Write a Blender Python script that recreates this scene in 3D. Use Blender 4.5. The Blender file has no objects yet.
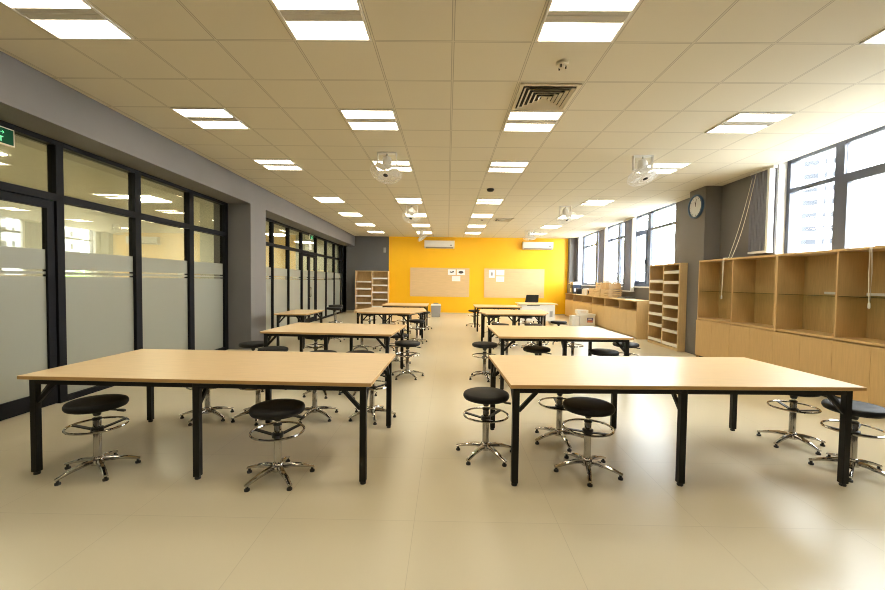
import bpy, bmesh, math, random
from mathutils import Vector, Matrix
random.seed(7)
PI = math.pi
scn = bpy.context.scene
COL = scn.collection

# ------------------------------------------------------------------ materials
MATS = {}
def nd(nt, t, **kw):
    n = nt.nodes.new(t)
    for k, v in kw.items(): setattr(n, k, v)
    return n
def mat(name, base, rough=0.5, metal=0.0, spec=0.5, var=0.0, scale=8.0, stretch=None, bump=0.0, emit=None, estr=0.0, coat=0.0):
    m = bpy.data.materials.new(name); m.use_nodes = True
    nt = m.node_tree; b = nt.nodes['Principled BSDF']
    b.inputs['Base Color'].default_value = (*base, 1)
    b.inputs['Roughness'].default_value = rough
    b.inputs['Metallic'].default_value = metal
    b.inputs['Specular IOR Level'].default_value = spec
    b.inputs['Coat Weight'].default_value = coat
    if emit:
        b.inputs['Emission Color'].default_value = (*emit, 1); b.inputs['Emission Strength'].default_value = estr
    if var > 0 or bump > 0:
        tc = nd(nt, 'ShaderNodeTexCoord'); mp = nd(nt, 'ShaderNodeMapping')
        mp.inputs['Scale'].default_value = stretch or (1, 1, 1)
        nz = nd(nt, 'ShaderNodeTexNoise'); nz.inputs['Scale'].default_value = scale; nz.inputs['Detail'].default_value = 5
        nt.links.new(tc.outputs['Object'], mp.inputs['Vector']); nt.links.new(mp.outputs[0], nz.inputs['Vector'])
        if var > 0:
            r = nd(nt, 'ShaderNodeValToRGB')
            r.color_ramp.elements[0].position = .3; r.color_ramp.elements[1].position = .7
            r.color_ramp.elements[0].color = (*[c * (1 - var) for c in base], 1)
            r.color_ramp.elements[1].color = (*[min(1, c * (1 + var)) for c in base], 1)
            nt.links.new(nz.outputs['Fac'], r.inputs['Fac']); nt.links.new(r.outputs['Color'], b.inputs['Base Color'])
        if bump > 0:
            bp = nd(nt, 'ShaderNodeBump'); bp.inputs['Strength'].default_value = bump; bp.inputs['Distance'].default_value = .003
            nt.links.new(nz.outputs['Fac'], bp.inputs['Height']); nt.links.new(bp.outputs['Normal'], b.inputs['Normal'])
    MATS[name] = m
    return m

M_grey = mat('grey_paint', (.155, .146, .142), .65, var=.03, scale=3)
M_dkgrey = mat('dark_grey_paint', (.095, .093, .095), .65, var=.03, scale=3)
M_yellow = mat('yellow_paint', (.86, .455, .0), .45, var=.02, scale=2)
M_beige = mat('corridor_paint', (.58, .56, .48), .7, var=.03, scale=2)
M_skirt = mat('skirting_tile', (.60, .52, .38), .4)
M_black = mat('black_powder_coat', (.007, .007, .007), .45, spec=.3, var=.1, scale=30)
M_frame = mat('dark_window_frame', (.005, .005, .007), .6, spec=.15)
M_bframe = mat('blue_grey_window_frame', (.055, .062, .09), .4)
M_pu = mat('black_seat_foam', (.008, .008, .009), .6, spec=.3, var=.15, scale=60, bump=.15)
M_chrome = mat('polished_chrome', (.52, .51, .49), .10, metal=1)
M_plasblk = mat('black_plastic', (.015, .015, .016), .4)
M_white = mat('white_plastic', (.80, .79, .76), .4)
M_offw = mat('cream_metal', (.72, .66, .52), .5)
M_beech = mat('beech_laminate', (.76, .555, .32), .34, var=.06, scale=5, stretch=(1, 14, 14))
M_beedge = mat('beech_edge', (.56, .34, .13), .45, var=.08, scale=6, stretch=(1, 14, 14))
M_oak = mat('oak_veneer', (.58, .39, .18), .42, var=.06, scale=6, stretch=(9, 9, .7))
M_oakl = mat('pale_oak_veneer', (.63, .455, .24), .42, var=.06, scale=6, stretch=(9, 9, .7))
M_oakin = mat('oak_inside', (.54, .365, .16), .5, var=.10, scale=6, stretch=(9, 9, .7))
M_board = mat('pinboard_wood', (.66, .46, .24), .5, var=.05, scale=4, stretch=(.8, 9, 9))
M_lip = mat('white_card', (.80, .78, .73), .5)
M_paper = mat('paper', (.82, .81, .80), .6)
M_ink = mat('dark_print', (.04, .035, .04), .6)
M_card = mat('brown_cardboard', (.58, .38, .19), .6, var=.08, scale=10)
M_pine = mat('pale_pine', (.66, .47, .26), .55, var=.1, scale=8, stretch=(1, 12, 12))
M_bluebox = mat('navy_plastic', (.035, .05, .085), .35)
M_bin = mat('grey_bin_plastic', (.30, .29, .28), .5)
M_clkrim = mat('navy_rim', (.03, .09, .19), .35)
M_clkface = mat('clock_face', (.80, .83, .85), .5)
M_slat = mat('grey_blind_slat', (.15, .155, .20), .7, var=.06, scale=20)
M_slatw = mat('white_blind_slat', (.85, .86, .85), .6)
M_cord = mat('white_cord', (.80, .76, .66), .6)
M_green = mat('exit_green', (.004, .05, .02), .5, spec=.1, emit=(.0, .35, .12), estr=.04)
M_greenlt = mat('exit_letter', (.2, .8, .45), .4, emit=(.25, 1, .5), estr=.8)
M_red = mat('label_red', (.55, .18, .10), .5)
M_blue = mat('label_blue', (.10, .10, .28), .5)
M_bldg = mat('pale_render', (.80, .80, .80), .8)
M_bldgw = mat('pale_window_glass', (.036, .038, .043), .9, spec=.0)
M_ground = mat('outside_paving', (.58, .57, .54), .9, var=.1, scale=.2)
M_leaf = mat('sunlit_leaves', (.25, .45, .10), .7, var=.2, scale=3)
M_lamp = mat('lamp_diffuser', (.85, .85, .9), .5, emit=(1.0, .895, .68), estr=12.0)
M_clamp = mat('corridor_fill_lamp', (.85, .85, .9), .5, emit=(1.0, .96, .84), estr=48.0)
M_strip = mat('lamp_louvre', (.55, .53, .49), .5, spec=.2)
M_dark = mat('vent_dark', (.03, .028, .025), .8)

def floor_material():
    m = mat('polished_floor_tile', (.60, .485, .315), .28, spec=.4)
    nt = m.node_tree; b = nt.nodes['Principled BSDF']
    tc = nd(nt, 'ShaderNodeTexCoord'); br = nd(nt, 'ShaderNodeTexBrick')
    br.offset = 0; br.inputs['Scale'].default_value = 1
    br.inputs['Brick Width'].default_value = .86; br.inputs['Row Height'].default_value = .86
    br.inputs['Mortar Size'].default_value = .0022; br.inputs['Mortar Smooth'].default_value = .6
    br.inputs['Color1'].default_value = (.665, .595, .44, 1); br.inputs['Color2'].default_value = (.655, .585, .432, 1)
    br.inputs['Mortar'].default_value = (.54, .475, .345, 1)
    mp = nd(nt, 'ShaderNodeMapping'); mp.inputs['Location'].default_value = (.18, .2, 0)
    nt.links.new(tc.outputs['Object'], mp.inputs[0]); nt.links.new(mp.outputs[0], br.inputs['Vector'])
    nt.links.new(br.outputs['Color'], b.inputs['Base Color'])
    return m
M_floor = floor_material()

TILE = .648; GX = .0206; GY = 3.3583
def ceiling_material():
    m = mat('ceiling_tile', (.75, .715, .60), .8, spec=.25)
    nt = m.node_tree; b = nt.nodes['Principled BSDF']
    g = nd(nt, 'ShaderNodeNewGeometry'); sp = nd(nt, 'ShaderNodeSeparateXYZ')
    nt.links.new(g.outputs['Position'], sp.inputs[0])
    def line(sock, off):
        a = nd(nt, 'ShaderNodeMath', operation='SUBTRACT'); a.inputs[1].default_value = off
        d = nd(nt, 'ShaderNodeMath', operation='DIVIDE'); d.inputs[1].default_value = TILE
        f = nd(nt, 'ShaderNodeMath', operation='ADD'); f.inputs[1].default_value = .5
        q = nd(nt, 'ShaderNodeMath', operation='FLOORED_MODULO'); q.inputs[1].default_value = 1
        s = nd(nt, 'ShaderNodeMath', operation='SUBTRACT'); s.inputs[1].default_value = .5
        ab = nd(nt, 'ShaderNodeMath', operation='ABSOLUTE')
        nt.links.new(sock, a.inputs[0])
        for p, n in zip((a, d, f, q, s), (d, f, q, s, ab)): nt.links.new(p.outputs[0], n.inputs[0])
        return ab.outputs[0]
    lx, ly = line(sp.outputs['X'], GX), line(sp.outputs['Y'], GY)
    mn = nd(nt, 'ShaderNodeMath', operation='MINIMUM'); nt.links.new(lx, mn.inputs[0]); nt.links.new(ly, mn.inputs[1])
    rp = nd(nt, 'ShaderNodeValToRGB'); e = rp.color_ramp.elements
    e[0].position = 0; e[0].color = (.71, .675, .56, 1)
    e[1].position = .030; e[1].color = (.75, .715, .60, 1)
    for p, c in ((.0105, (.69, .655, .55, 1)), (.0125, (.34, .315, .26, 1)), (.0165, (.37, .34, .28, 1)), (.0185, (.74, .705, .59, 1))):
        k = rp.color_ramp.elements.new(p); k.color = c
    nt.links.new(mn.outputs[0], rp.inputs['Fac']); nt.links.new(rp.outputs['Color'], b.inputs['Base Color'])
    return m
M_ceil = ceiling_material()

def schlick(nt, f0):     # the same reflectance from either side of a thin pane
    lw = nd(nt, 'ShaderNodeLayerWeight'); lw.inputs['Blend'].default_value = .5
    p = nd(nt, 'ShaderNodeMath', operation='POWER'); p.inputs[1].default_value = 5
    mr = nd(nt, 'ShaderNodeMapRange'); mr.inputs['To Min'].default_value = f0; mr.inputs['To Max'].default_value = 1
    nt.links.new(lw.outputs['Facing'], p.inputs[0]); nt.links.new(p.outputs[0], mr.inputs['Value'])
    return mr
def glass_material(name, tint, ior, frost=False, film=(.40, .40, .335)):
    m = bpy.data.materials.new(name); m.use_nodes = True
    nt = m.node_tree; nt.nodes.clear()
    out = nd(nt, 'ShaderNodeOutputMaterial'); tr = nd(nt, 'ShaderNodeBsdfTransparent'); gl = nd(nt, 'ShaderNodeBsdfGlossy')
    tr.inputs[0].default_value = (*tint, 1); gl.inputs['Roughness'].default_value = .0; gl.inputs['Color'].default_value = (.95, .97, .95, 1)
    fr = schlick(nt, ((ior - 1) / (ior + 1)) ** 2)
    mx = nd(nt, 'ShaderNodeMixShader')
    nt.links.new(fr.outputs[0], mx.inputs[0]); nt.links.new(tr.outputs[0], mx.inputs[1]); nt.links.new(gl.outputs[0], mx.inputs[2])
    res = mx
    if frost:   # etched film from the floor to 1.73 m, with two clear stripes
        g = nd(nt, 'ShaderNodeNewGeometry'); sp = nd(nt, 'ShaderNodeSeparateXYZ'); nt.links.new(g.outputs['Position'], sp.inputs[0])
        rp = nd(nt, 'ShaderNodeValToRGB'); rp.color_ramp.interpolation = 'CONSTANT'
        dv = nd(nt, 'ShaderNodeMath', operation='DIVIDE'); dv.inputs[1].default_value = 2.0
        nt.links.new(sp.outputs['Z'], dv.inputs[0]); nt.links.new(dv.outputs[0], rp.inputs['Fac'])
        e = rp.color_ramp.elements; e[0].position = 0; e[0].color = (1, 1, 1, 1); e[1].position = 1.73 / 2; e[1].color = (0, 0, 0, 1)
        for z, c in ((1.432, 0), (1.455, 1), (1.488, 0), (1.511, 1)):
            k = e.new(z / 2); k.color = (c, c, c, 1)
        df = nd(nt, 'ShaderNodeBsdfDiffuse'); df.inputs[0].default_value = (*film, 1)
        tl = nd(nt, 'ShaderNodeBsdfTranslucent'); tl.inputs[0].default_value = (.45, .45, .36, 1)
        m1 = nd(nt, 'ShaderNodeMixShader'); m1.inputs[0].default_value = .35
        nt.links.new(df.outputs[0], m1.inputs[1]); nt.links.new(tl.outputs[0], m1.inputs[2])
        g2 = nd(nt, 'ShaderNodeBsdfGlossy'); g2.inputs['Roughness'].default_value = .35
        f2 = schlick(nt, .02)
        m2 = nd(nt, 'ShaderNodeMixShader'); nt.links.new(f2.outputs[0], m2.inputs[0]); nt.links.new(m1.outputs[0], m2.inputs[1]); nt.links.new(g2.outputs[0], m2.inputs[2])
        m3 = nd(nt, 'ShaderNodeMixShader'); nt.links.new(rp.outputs['Color'], m3.inputs[0])
        nt.links.new(mx.outputs[0], m3.inputs[1]); nt.links.new(m2.outputs[0], m3.inputs[2]); res = m3
    nt.links.new(res.outputs[0], out.inputs[0])
    return m
M_glass = glass_material('window_glass', (.93, .95, .95), 1.45)
M_pglass = glass_material('frosted_partition_glass', (.82, .82, .72), 2.1, True)
M_sglass = glass_material('glass_shelf', (.55, .66, .60), 1.45)

# ------------------------------------------------------------------ mesh building
class MB:
    def __init__(s): s.bm = bmesh.new()
    def add(s, verts, faces):
        vs = [s.bm.verts.new(v) for v in verts]
        for f in faces:
            try: s.bm.faces.new([vs[i] for i in f])
            except ValueError: pass
        return s
    def hexa(s, p):     # eight corners: bottom 0-3 ccw, top 4-7
        return s.add(p, [(3, 2, 1, 0), (4, 5, 6, 7), (0, 1, 5, 4), (1, 2, 6, 5), (2, 3, 7, 6), (3, 0, 4, 7)])
    def box(s, x0, x1, y0, y1, z0, z1, fn=None):
        p = [(x0, y0, z0), (x1, y0, z0), (x1, y1, z0), (x0, y1, z0), (x0, y0, z1), (x1, y0, z1), (x1, y1, z1), (x0, y1, z1)]
        return s.hexa([fn(*q) for q in p] if fn else p)
    def prism(s, poly, z0, z1):
        n = len(poly); v = [(x, y, z0) for x, y in poly] + [(x, y, z1) for x, y in poly]
        return s.add(v, [tuple(range(n - 1, -1, -1)), tuple(range(n, 2 * n))] + [(i, (i + 1) % n, n + (i + 1) % n, n + i) for i in range(n)])
    def lathe(s, prof, n=24, mtx=None):
        v = []; f = []
        for r, z in prof:
            for k in range(n):
                a = 2 * PI * k / n; q = Vector((r * math.cos(a), r * math.sin(a), z)); v.append(mtx @ q if mtx else q)
        m = len(prof)
        for i in range(m - 1):
            for k in range(n): f.append((i * n + k, i * n + (k + 1) % n, (i + 1) * n + (k + 1) % n, (i + 1) * n + k))
        f.append(tuple(range(n - 1, -1, -1))); f.append(tuple(range((m - 1) * n, m * n)))
        return s.add(v, f)
    def tube(s, pts, r, n=8, closed=False):
        pts = [Vector(p) for p in pts]; m = len(pts); rs = r if isinstance(r, (list, tuple)) else [r] * m
        v = []; up = None
        for i, p in enumerate(pts):
            if closed: t = (pts[(i + 1) % m] - pts[i - 1])
            else: t = (pts[min(i + 1, m - 1)] - pts[max(i - 1, 0)])
            t.normalize()
            if up is None: up = Vector((0, 0, 1)) if abs(t.z) < .9 else Vector((1, 0, 0))
            a = t.cross(up); a.normalize(); b = a.cross(t); b.normalize()
            for k in range(n):
                w = 2 * PI * k / n; v.append(p + (a * math.cos(w) + b * math.sin(w)) * rs[i])
        f = []
        for i in range(m if closed else m - 1):
            j = (i + 1) % m
            for k in range(n): f.append((i * n + k, i * n + (k + 1) % n, j * n + (k + 1) % n, j * n + k))
        if not closed: f += [tuple(range(n - 1, -1, -1)), tuple(range((m - 1) * n, m * n))]
        return s.add(v, f)
    def ring(s, R, r, z, n=32, k=8, mtx=None):
        pts = [Vector((R * math.cos(2 * PI * i / n), R * math.sin(2 * PI * i / n), z)) for i in range(n)]
        return s.tube([mtx @ p for p in pts] if mtx else pts, r, k, True)
    def bar(s, a, b, w, h):     # rectangular bar between two points
        a, b = Vector(a), Vector(b); t = (b - a).normalized()
        up = Vector((0, 0, 1)) if abs(t.z) < .95 else Vector((1, 0, 0))
        x = t.cross(up).normalized() * w / 2; y = t.cross(x).normalized() * h / 2
        return s.hexa([a - x - y, a + x - y, a + x + y, a - x + y, b - x - y, b + x - y, b + x + y, b - x + y])
    def build(s, name, m, parent=None, bevel=0.0, smooth=False, seg=2):
        bmesh.ops.recalc_face_normals(s.bm, faces=s.bm.faces)
        if bevel: bmesh.ops.bevel(s.bm, geom=list(s.bm.edges), offset=bevel, segments=seg, affect='EDGES', profile=.6)
        me = bpy.data.meshes.new(name); s.bm.to_mesh(me); s.bm.free()
        if m: me.materials.append(m)
        if smooth:
            for p in me.polygons: p.use_smooth = True
            me.set_sharp_from_angle(angle=math.radians(40))
        o = bpy.data.objects.new(name, me); COL.objects.link(o)
        if parent: o.parent = parent
        return o
def box(name, m, parent, x0, x1, y0, y1, z0, z1, bevel=0.0, fn=None):
    return MB().box(x0, x1, y0, y1, z0, z1, fn).build(name, m, parent, bevel)

def tag(o, label, cat, group=None):
    o['label'] = label; o['category'] = cat
    if group: o['group'] = group
    return o
def thing(name, label, cat, loc=(0, 0, 0), rz=0.0, group=None):
    o = bpy.data.objects.new(name, None); o.empty_display_size = .1; COL.objects.link(o)
    o.location = loc; o.rotation_euler = (0, 0, rz)
    return tag(o, label, cat, group)
def struct(o, label=None):
    o['kind'] = 'structure'
    if label: o['label'] = label
    return o
def empty_struct(name, label=None):
    o = bpy.data.objects.new(name, None); COL.objects.link(o); return struct(o, label)
def copy_tree(o, parent=None):
    c = o.copy(); COL.objects.link(c)
    if parent: c.parent = parent
    for ch in list(o.children): copy_tree(ch, c)
    return c

# ------------------------------------------------------------------ the room: walls follow two slightly splayed lines
H = 3.3935; YB = 17.95; YF = -2.6; ZB = 2.954
def LW(d, y, z): return (-3.859 - .0149 * y - d, y, z)       # left: d grows away from the room
def GW(d, y, z): return (-4.337 - .019 * y - d, y, z)        # plane of the glazed partitions
def RW(d, y, z): return (5.1016 + .0319 * y + d, y, z)       # right: window line

struct(box('floor', M_floor, None, -7.6, 6.3, YF - .2, YB + .2, -.12, 0))
struct(MB().prism([(-4.9, YF - .2), RW(0, YF - .2, 0)[:2], RW(0, YB + .2, 0)[:2], (-4.9, YB + .2)], H, H + .12).build('ceiling', M_ceil))

# back wall: grey at the left, yellow in the middle
struct(box('wall_back', M_dkgrey, None, -4.9, -2.61, YB, YB + .2, 0, H))
o = struct(box('wall_back', M_yellow, None, -2.61, 6.0, YB, YB + .2, 0, H))
struct(box('wall_front', M_grey, None, -4.9, 6.3, YF - .2, YF, 0, H))
struct(box('baseboard_back', M_skirt, None, -4.5, -2.61, YB - .015, YB, 0, .10))
o = struct(box('baseboard_back', M_skirt, None, -2.61, 5.33, YB - .015, YB, 0, .05))
# corner pier at the right end of the back wall
struct(MB().hexa([(5.30, 17.70, 0), RW(.04, 17.70, 0), RW(.04, YB, 0), (5.30, YB, 0), (5.30, 17.70, H), RW(.04, 17.70, H), RW(.04, YB, H), (5.30, YB, H)]).build('wall_pier', M_grey))

# left: downstand beam, column between the partitions, solid parts
struct(MB().box(0, .75, YF, YB, ZB, H, LW).build('beam_left', M_grey))
struct(MB().box(0, .75, 8.14, 8.84, 0, ZB, LW).build('column_left', M_grey))
struct(MB().box(0, .75, YF, .6, 0, ZB, LW).build('wall_left', M_grey))
# corridor behind the glass
struct(box('wall_corridor', M_beige, None, -7.5, -7.35, YF, YB, 0, 3.0))
struct(box('ceiling_corridor', M_beige, None, -7.5, -4.55, YF, YB, 3.0, 3.1))
struct(box('wall_corridor_end', M_beige, None, -7.5, -4.5, YB, YB + .15, 0, 3.0))
struct(box('wall_corridor_start', M_beige, None, -7.5, -4.5, YF - .15, YF, 0, 3.0))
for k, y in enumerate((1.5, 4.6, 7.7, 10.8, 13.9, 16.6)):  # panels added to brighten the corridor seen through the partitions
    box_o = box('corridor_fill_light', M_clamp, None, -6.3, -5.7, y, y + .6, 2.985, 3.0)
    tag(box_o, ('added ceiling light brightening the corridor behind the glass, ' + ('nearest', 'second nearest', 'third', 'fourth', 'fifth', 'farthest')[k] + ' of the row'), 'ceiling light', 'added corridor lights')

def gbox(root, name, m, y0, y1, z0, z1, d0=-.05, d1=.05): return MB().box(d0, d1, y0, y1, z0, z1, GW).build(name, m, root)
def partition(n, y0, y1, mull, doors, label):
    w = empty_struct('window_%d' % n, label)
    gbox(w, 'head_rail', M_frame, y0, y1, 2.90, ZB)
    gbox(w, 'transom', M_frame, y0, y1, 2.28, 2.36)
    for a, b in mull: gbox(w, 'mullion', M_frame, a, b, 0, 2.90)
    ms = sorted(mull)
    bays = [(ms[i][1], ms[i + 1][0]) for i in range(len(ms) - 1)]
    for a, b in bays:
        gbox(w, 'transom_pane', M_pglass, a, b, 2.36, 2.90, -.004, .004)
        if not any(da < (a + b) / 2 < db for da, db in doors):
            gbox(w, 'bottom_rail', M_frame, a, b, 0, .065)
            gbox(w, 'pane', M_pglass, a, b, .065, 2.28, -.004, .004)
    return w
partition(1, .6, 8.14, [(.6, .68), (2.02, 2.10), (3.30, 3.40), (4.49, 4.58), (5.66, 5.77), (6.89, 7.01), (8.02, 8.14)], [(3.40, 4.49)], 'black framed glass partition with frosted lower band, left of the nearest table')
partition(2, 8.84, YB, [(8.84, 8.92), (10.33, 10.40), (11.43, 11.50), (12.52, 12.60), (14.0, 14.07), (15.25, 15.32), (16.42, 16.49), (17.55, 17.62), (17.87, 17.95)], [(12.6, 14.0)], 'black framed glass partition beyond the grey column')
def glass_door(n, leaves, label):
    d = empty_struct('door_%d' % n, label)
    for a, b, hy in leaves:
        st = .085
        l = MB().box(-.03, .03, a, a + st, .01, 2.275, GW).box(-.03, .03, b - st, b, .01, 2.275, GW).box(-.03, .03, a + st, b - st, .01, .17, GW).box(-.03, .03, a + st, b - st, 2.19, 2.275, GW).build('door_leaf', M_frame, d)
        MB().box(-.004, .004, a + st, b - st, .17, 2.19, GW).build('pane', M_pglass, l)
        MB().tube([GW(-.03, hy, .85), GW(-.075, hy, .87), GW(-.075, hy, 1.18), GW(-.03, hy, 1.20)], .011).build('handle', M_chrome, l, smooth=True)
glass_door(1, [(3.41, 4.48, 3.47)], 'black framed glass door at the left edge')
glass_door(2, [(12.61, 13.295, 13.25), (13.305, 13.99, 13.35)], 'double glass door in the far partition')

# right: wall with window openings
def rbox(name, m, root, d0, d1, y0, y1, z0, z1): return MB().box(d0, d1, y0, y1, z0, z1, RW).build(name, m, root)
SILL = 1.36; WD0, WD1 = .04, .40; HT = H + .12; HL = H + .02
WINS = [(3.5, 6.72), (9.83, 12.50), (12.78, 14.88), (15.10, 17.62)]
struct(rbox('wall_right', M_grey, None, WD0, WD1, YF, YB, 0, SILL))
prev = YF
struct(rbox('ceiling', M_white, None, 0, WD1, YF, YB, HT, HT + .10))      # blind pocket above the windows
for a, b in zip([YF] + [w_[1] for w_ in WINS], [w_[0] for w_ in WINS] + [YB]):
    struct(rbox('ceiling', M_ceil, None, 0, WD0, a, b, H, HT))
for a, b in WINS:
    struct(rbox('wall_right', M_grey, None, WD0, WD1, prev, a, SILL, HT)); prev = b
struct(rbox('wall_right', M_grey, None, WD0, WD1, prev, YB, SILL, HT))
struct(MB().box(-.28, .04, 8.11, 8.66, 0, H, RW).build('column_right', M_grey))
struct(rbox('trim_1', M_skirt, None, .02, .04, 8.66, 17.5, 0, .08))

def window(n, y0, y1, mull, sash, label):
    w = empty_struct('window_%d' % n, label); D0, D1 = .19, .26; f = .085
    fr = MB()
    fr.box(D0, D1, y0, y1, SILL, SILL + f, RW).box(D0, D1, y0, y1, HL, HT, RW).box(D0, D1, y0, y0 + f, SILL + f, HL, RW).box(D0, D1, y1 - f, y1, SILL + f, HL, RW)
    fr.build('window_frame', M_bframe, w)
    rbox('transom', M_bframe, w, D0, D1, y0 + f, y1 - f, 2.935, 3.0)
    ms = sorted(mull)
    for a, b in ms: rbox('mullion', M_bframe, w, D0, D1, a, b, SILL + f, HL)
    ed = [y0 + f] + [v for m_ in ms for v in m_] + [y1 - f]
    for i in range(0, len(ed), 2):
        a, b = ed[i], ed[i + 1]
        rbox('upper_pane', M_glass, w, .22, .23, a, b, 2.995, HL)
        if i // 2 in sash:
            s = .075
            sh = MB().box(.175, .245, a, b, 2.945 - s, 2.945, RW).box(.175, .245, a, b, SILL + f, SILL + f + s, RW).box(.175, .245, a, a + s, SILL + f + s, 2.945 - s, RW).box(.175, .245, b - s, b, SILL + f + s, 2.945 - s, RW).build('opening_sash', M_bframe, w)
            MB().box(.205, .215, a + s, b - s, SILL + f + s, 2.945 - s, RW).build('pane', M_glass, sh)
            MB().box(.145, .175, a + .02, a + .05, 2.0, 2.13, RW).build('handle', M_bframe, sh, .004)
        else: rbox('lower_pane', M_glass, w, .22, .23, a, b, SILL + f, 2.945)
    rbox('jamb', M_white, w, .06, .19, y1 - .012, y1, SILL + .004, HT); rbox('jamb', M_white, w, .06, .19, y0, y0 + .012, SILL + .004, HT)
    rbox('sill_board', M_white, w, -.01, .19, y0, y1, SILL - .03, SILL + .004)
    return w
window(3, *WINS[0], [(4.56, 4.70), (5.72, 5.86)], (1,), 'bright window above the near oak cabinets')
window(4, *WINS[1], [(11.40, 11.60)], (1,), 'window behind the pigeonhole shelf')
window(5, *WINS[2], [(13.56, 13.76)], (), 'window above the wooden crates')
window(6, *WINS[3], [(15.72, 15.97)], (), 'farthest window, beside the yellow wall')

# vertical blinds, drawn together at the far end of each window
def blind(y0, y1, zb, label, cords=None):
    t = thing('vertical_blind', label, 'blind', RW(-.02, y0, zb), 0, 'drawn vertical blinds')
    bx, by, bz = t.location
    loc = lambda d, y, z: tuple(a - b for a, b in zip(RW(d, y, z), (bx, by, bz)))
    MB().box(-.06, .0, y0 - .05, y1 + .03, H - .045, H - .002, loc).build('headrail', M_white, t)
    n = 7; w = (y1 - y0) / n
    for k in range(n):
        y = y0 + k * w; m = M_slatw if k == 0 else M_slat
        e = MB().hexa([loc(*q) for q in ((-.075, y + .004, zb + .02), (.02, y + w * .25, zb + .02), (.02, y + w * .55, zb + .02), (-.075, y + w * .9, zb + .02), (-.075, y + .004, H - .045), (.02, y + w * .25, H - .045), (.02, y + w * .55, H - .045), (-.075, y + w * .9, H - .045))]).build('slat', m, t)
        if k == 0: e['label'] = 'white backed end slat'
        MB().box(-.08, .02, y, y + w * .92, zb, zb + .035, loc).build('weight', M_slatw, e)
    return t, loc
blind(6.72, 7.17, 1.985, 'bunched grey vertical blind beside the near window, above the oak cabinets')
blind(11.95, 12.59, 1.20, 'bunched grey vertical blind between the shelf window and the crate window')
blind(14.22, 14.86, 1.28, 'bunched grey vertical blind above the small boxes, between the two farthest windows')
blind(17.36, 17.67, 1.28, 'narrow white blind in the corner by the yellow wall')
def cord(label, pts_list, tas):
    t = thing('blind_cord', label, 'cord', pts_list[0][0], 0, 'hanging blind cords')
    o0 = Vector(pts_list[0][0])
    for p in pts_list: MB().tube([Vector(q) - o0 for q in p], .0045, 6).build('strand', M_cord, t, smooth=True)
    q = Vector(tas) - o0
    MB().lathe([(.004, .0), (.012, -.01), (.013, -.06), (.008, -.07)], 10, Matrix.Translation(q)).build('tassel', M_white, t, smooth=True)
def sag(a, b, s, n=10):
    a, b = Vector(a), Vector(b); return [tuple(a.lerp(b, i / n) + Vector((0, 0, -s * math.sin(PI * i / n)))) for i in range(n + 1)]
ca = RW(-.06, 7.12, H - .03)
cord('white cord pair slung from the blind headrail over the far end of the oak cabinets', [
    sag(ca, (5.0, 7.28, 1.916), .10) + [(4.87, 7.22, 1.914), (4.862, 7.215, 1.89), (4.862, 7.22, 1.26)],
    sag((ca[0] - .01, ca[1] - .08, ca[2]), (5.0, 7.20, 1.916), .16) + [(4.872, 7.19, 1.914), (4.862, 7.19, 1.89), (4.862, 7.205, 1.5), (4.862, 7.22, 1.26)]], (4.862, 7.22, 1.26))
cord('white cord hanging in front of the near cabinet bay at the right edge', [
    [RW(.03, 4.66, 1.95), (5.2, 4.68, 1.916), (4.87, 4.70, 1.914), (4.858, 4.705, 1.89), (4.857, 4.69, 1.6), (4.857, 4.70, 1.26)],
    [RW(.03, 4.74, 1.95), (5.2, 4.74, 1.916), (4.87, 4.73, 1.914), (4.858, 4.725, 1.89), (4.857, 4.725, 1.6), (4.857, 4.71, 1.26)]], (4.857, 4.705, 1.26))

# ------------------------------------------------------------------ ceiling fixtures
LR = [-4, -1, 2, 5, 9.55, 12.85, 16.25, 19.45]
LC = [-5, -2, 1, 5]
rown = ['row overhead above the camera', 'nearest row', 'second row', 'third row', 'fourth row', 'fifth row', 'sixth row', 'farthest row']
coln = ['column beside the glass partitions', 'column left of the room centre', 'column right of the room centre', 'column beside the windows']
def ceiling_light():
    t = thing('ceiling_light', '', 'ceiling light'); a = TILE / 2 - .014
    f = MB()
    f.box(-a, a, -a, -a + .02, -.012, 0).box(-a, a, a - .02, a, -.012, 0).box(-a, -a + .018, -a + .02, a - .02, -.012, 0).box(a - .018, a, -a + .02, a - .02, -.012, 0)
    f.build('frame', M_white, t)
    for s in (-1, 1):
        y0, y1 = sorted((s * .07, s * (a - .02)))
        MB().box(-a + .018, a - .018, y0, y1, -.008, 0).build('diffuser', M_lamp, t)
    MB().box(-a + .018, a - .018, -.07, -.015, -.006, 0).box(-a + .018, a - .018, .015, .07, -.006, 0).box(-a + .018, a - .018, -.015, .015, -.010, 0).build('centre_louvre', M_strip, t)
    return t
proto = None
for i, r in enumerate(LR):
    for j, c in enumerate(LC):
        o = proto = ceiling_light() if proto is None else proto
        if not (i == 0 and j == 0): o = copy_tree(proto)
        o.location = (GX + (c + .5) * TILE, GY + (r + .5) * TILE, H - .001)
        tag(o, 'twin panel recessed ceiling light, %s, %s' % (rown[i], coln[j]), 'ceiling light', 'recessed ceiling lights')

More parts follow.
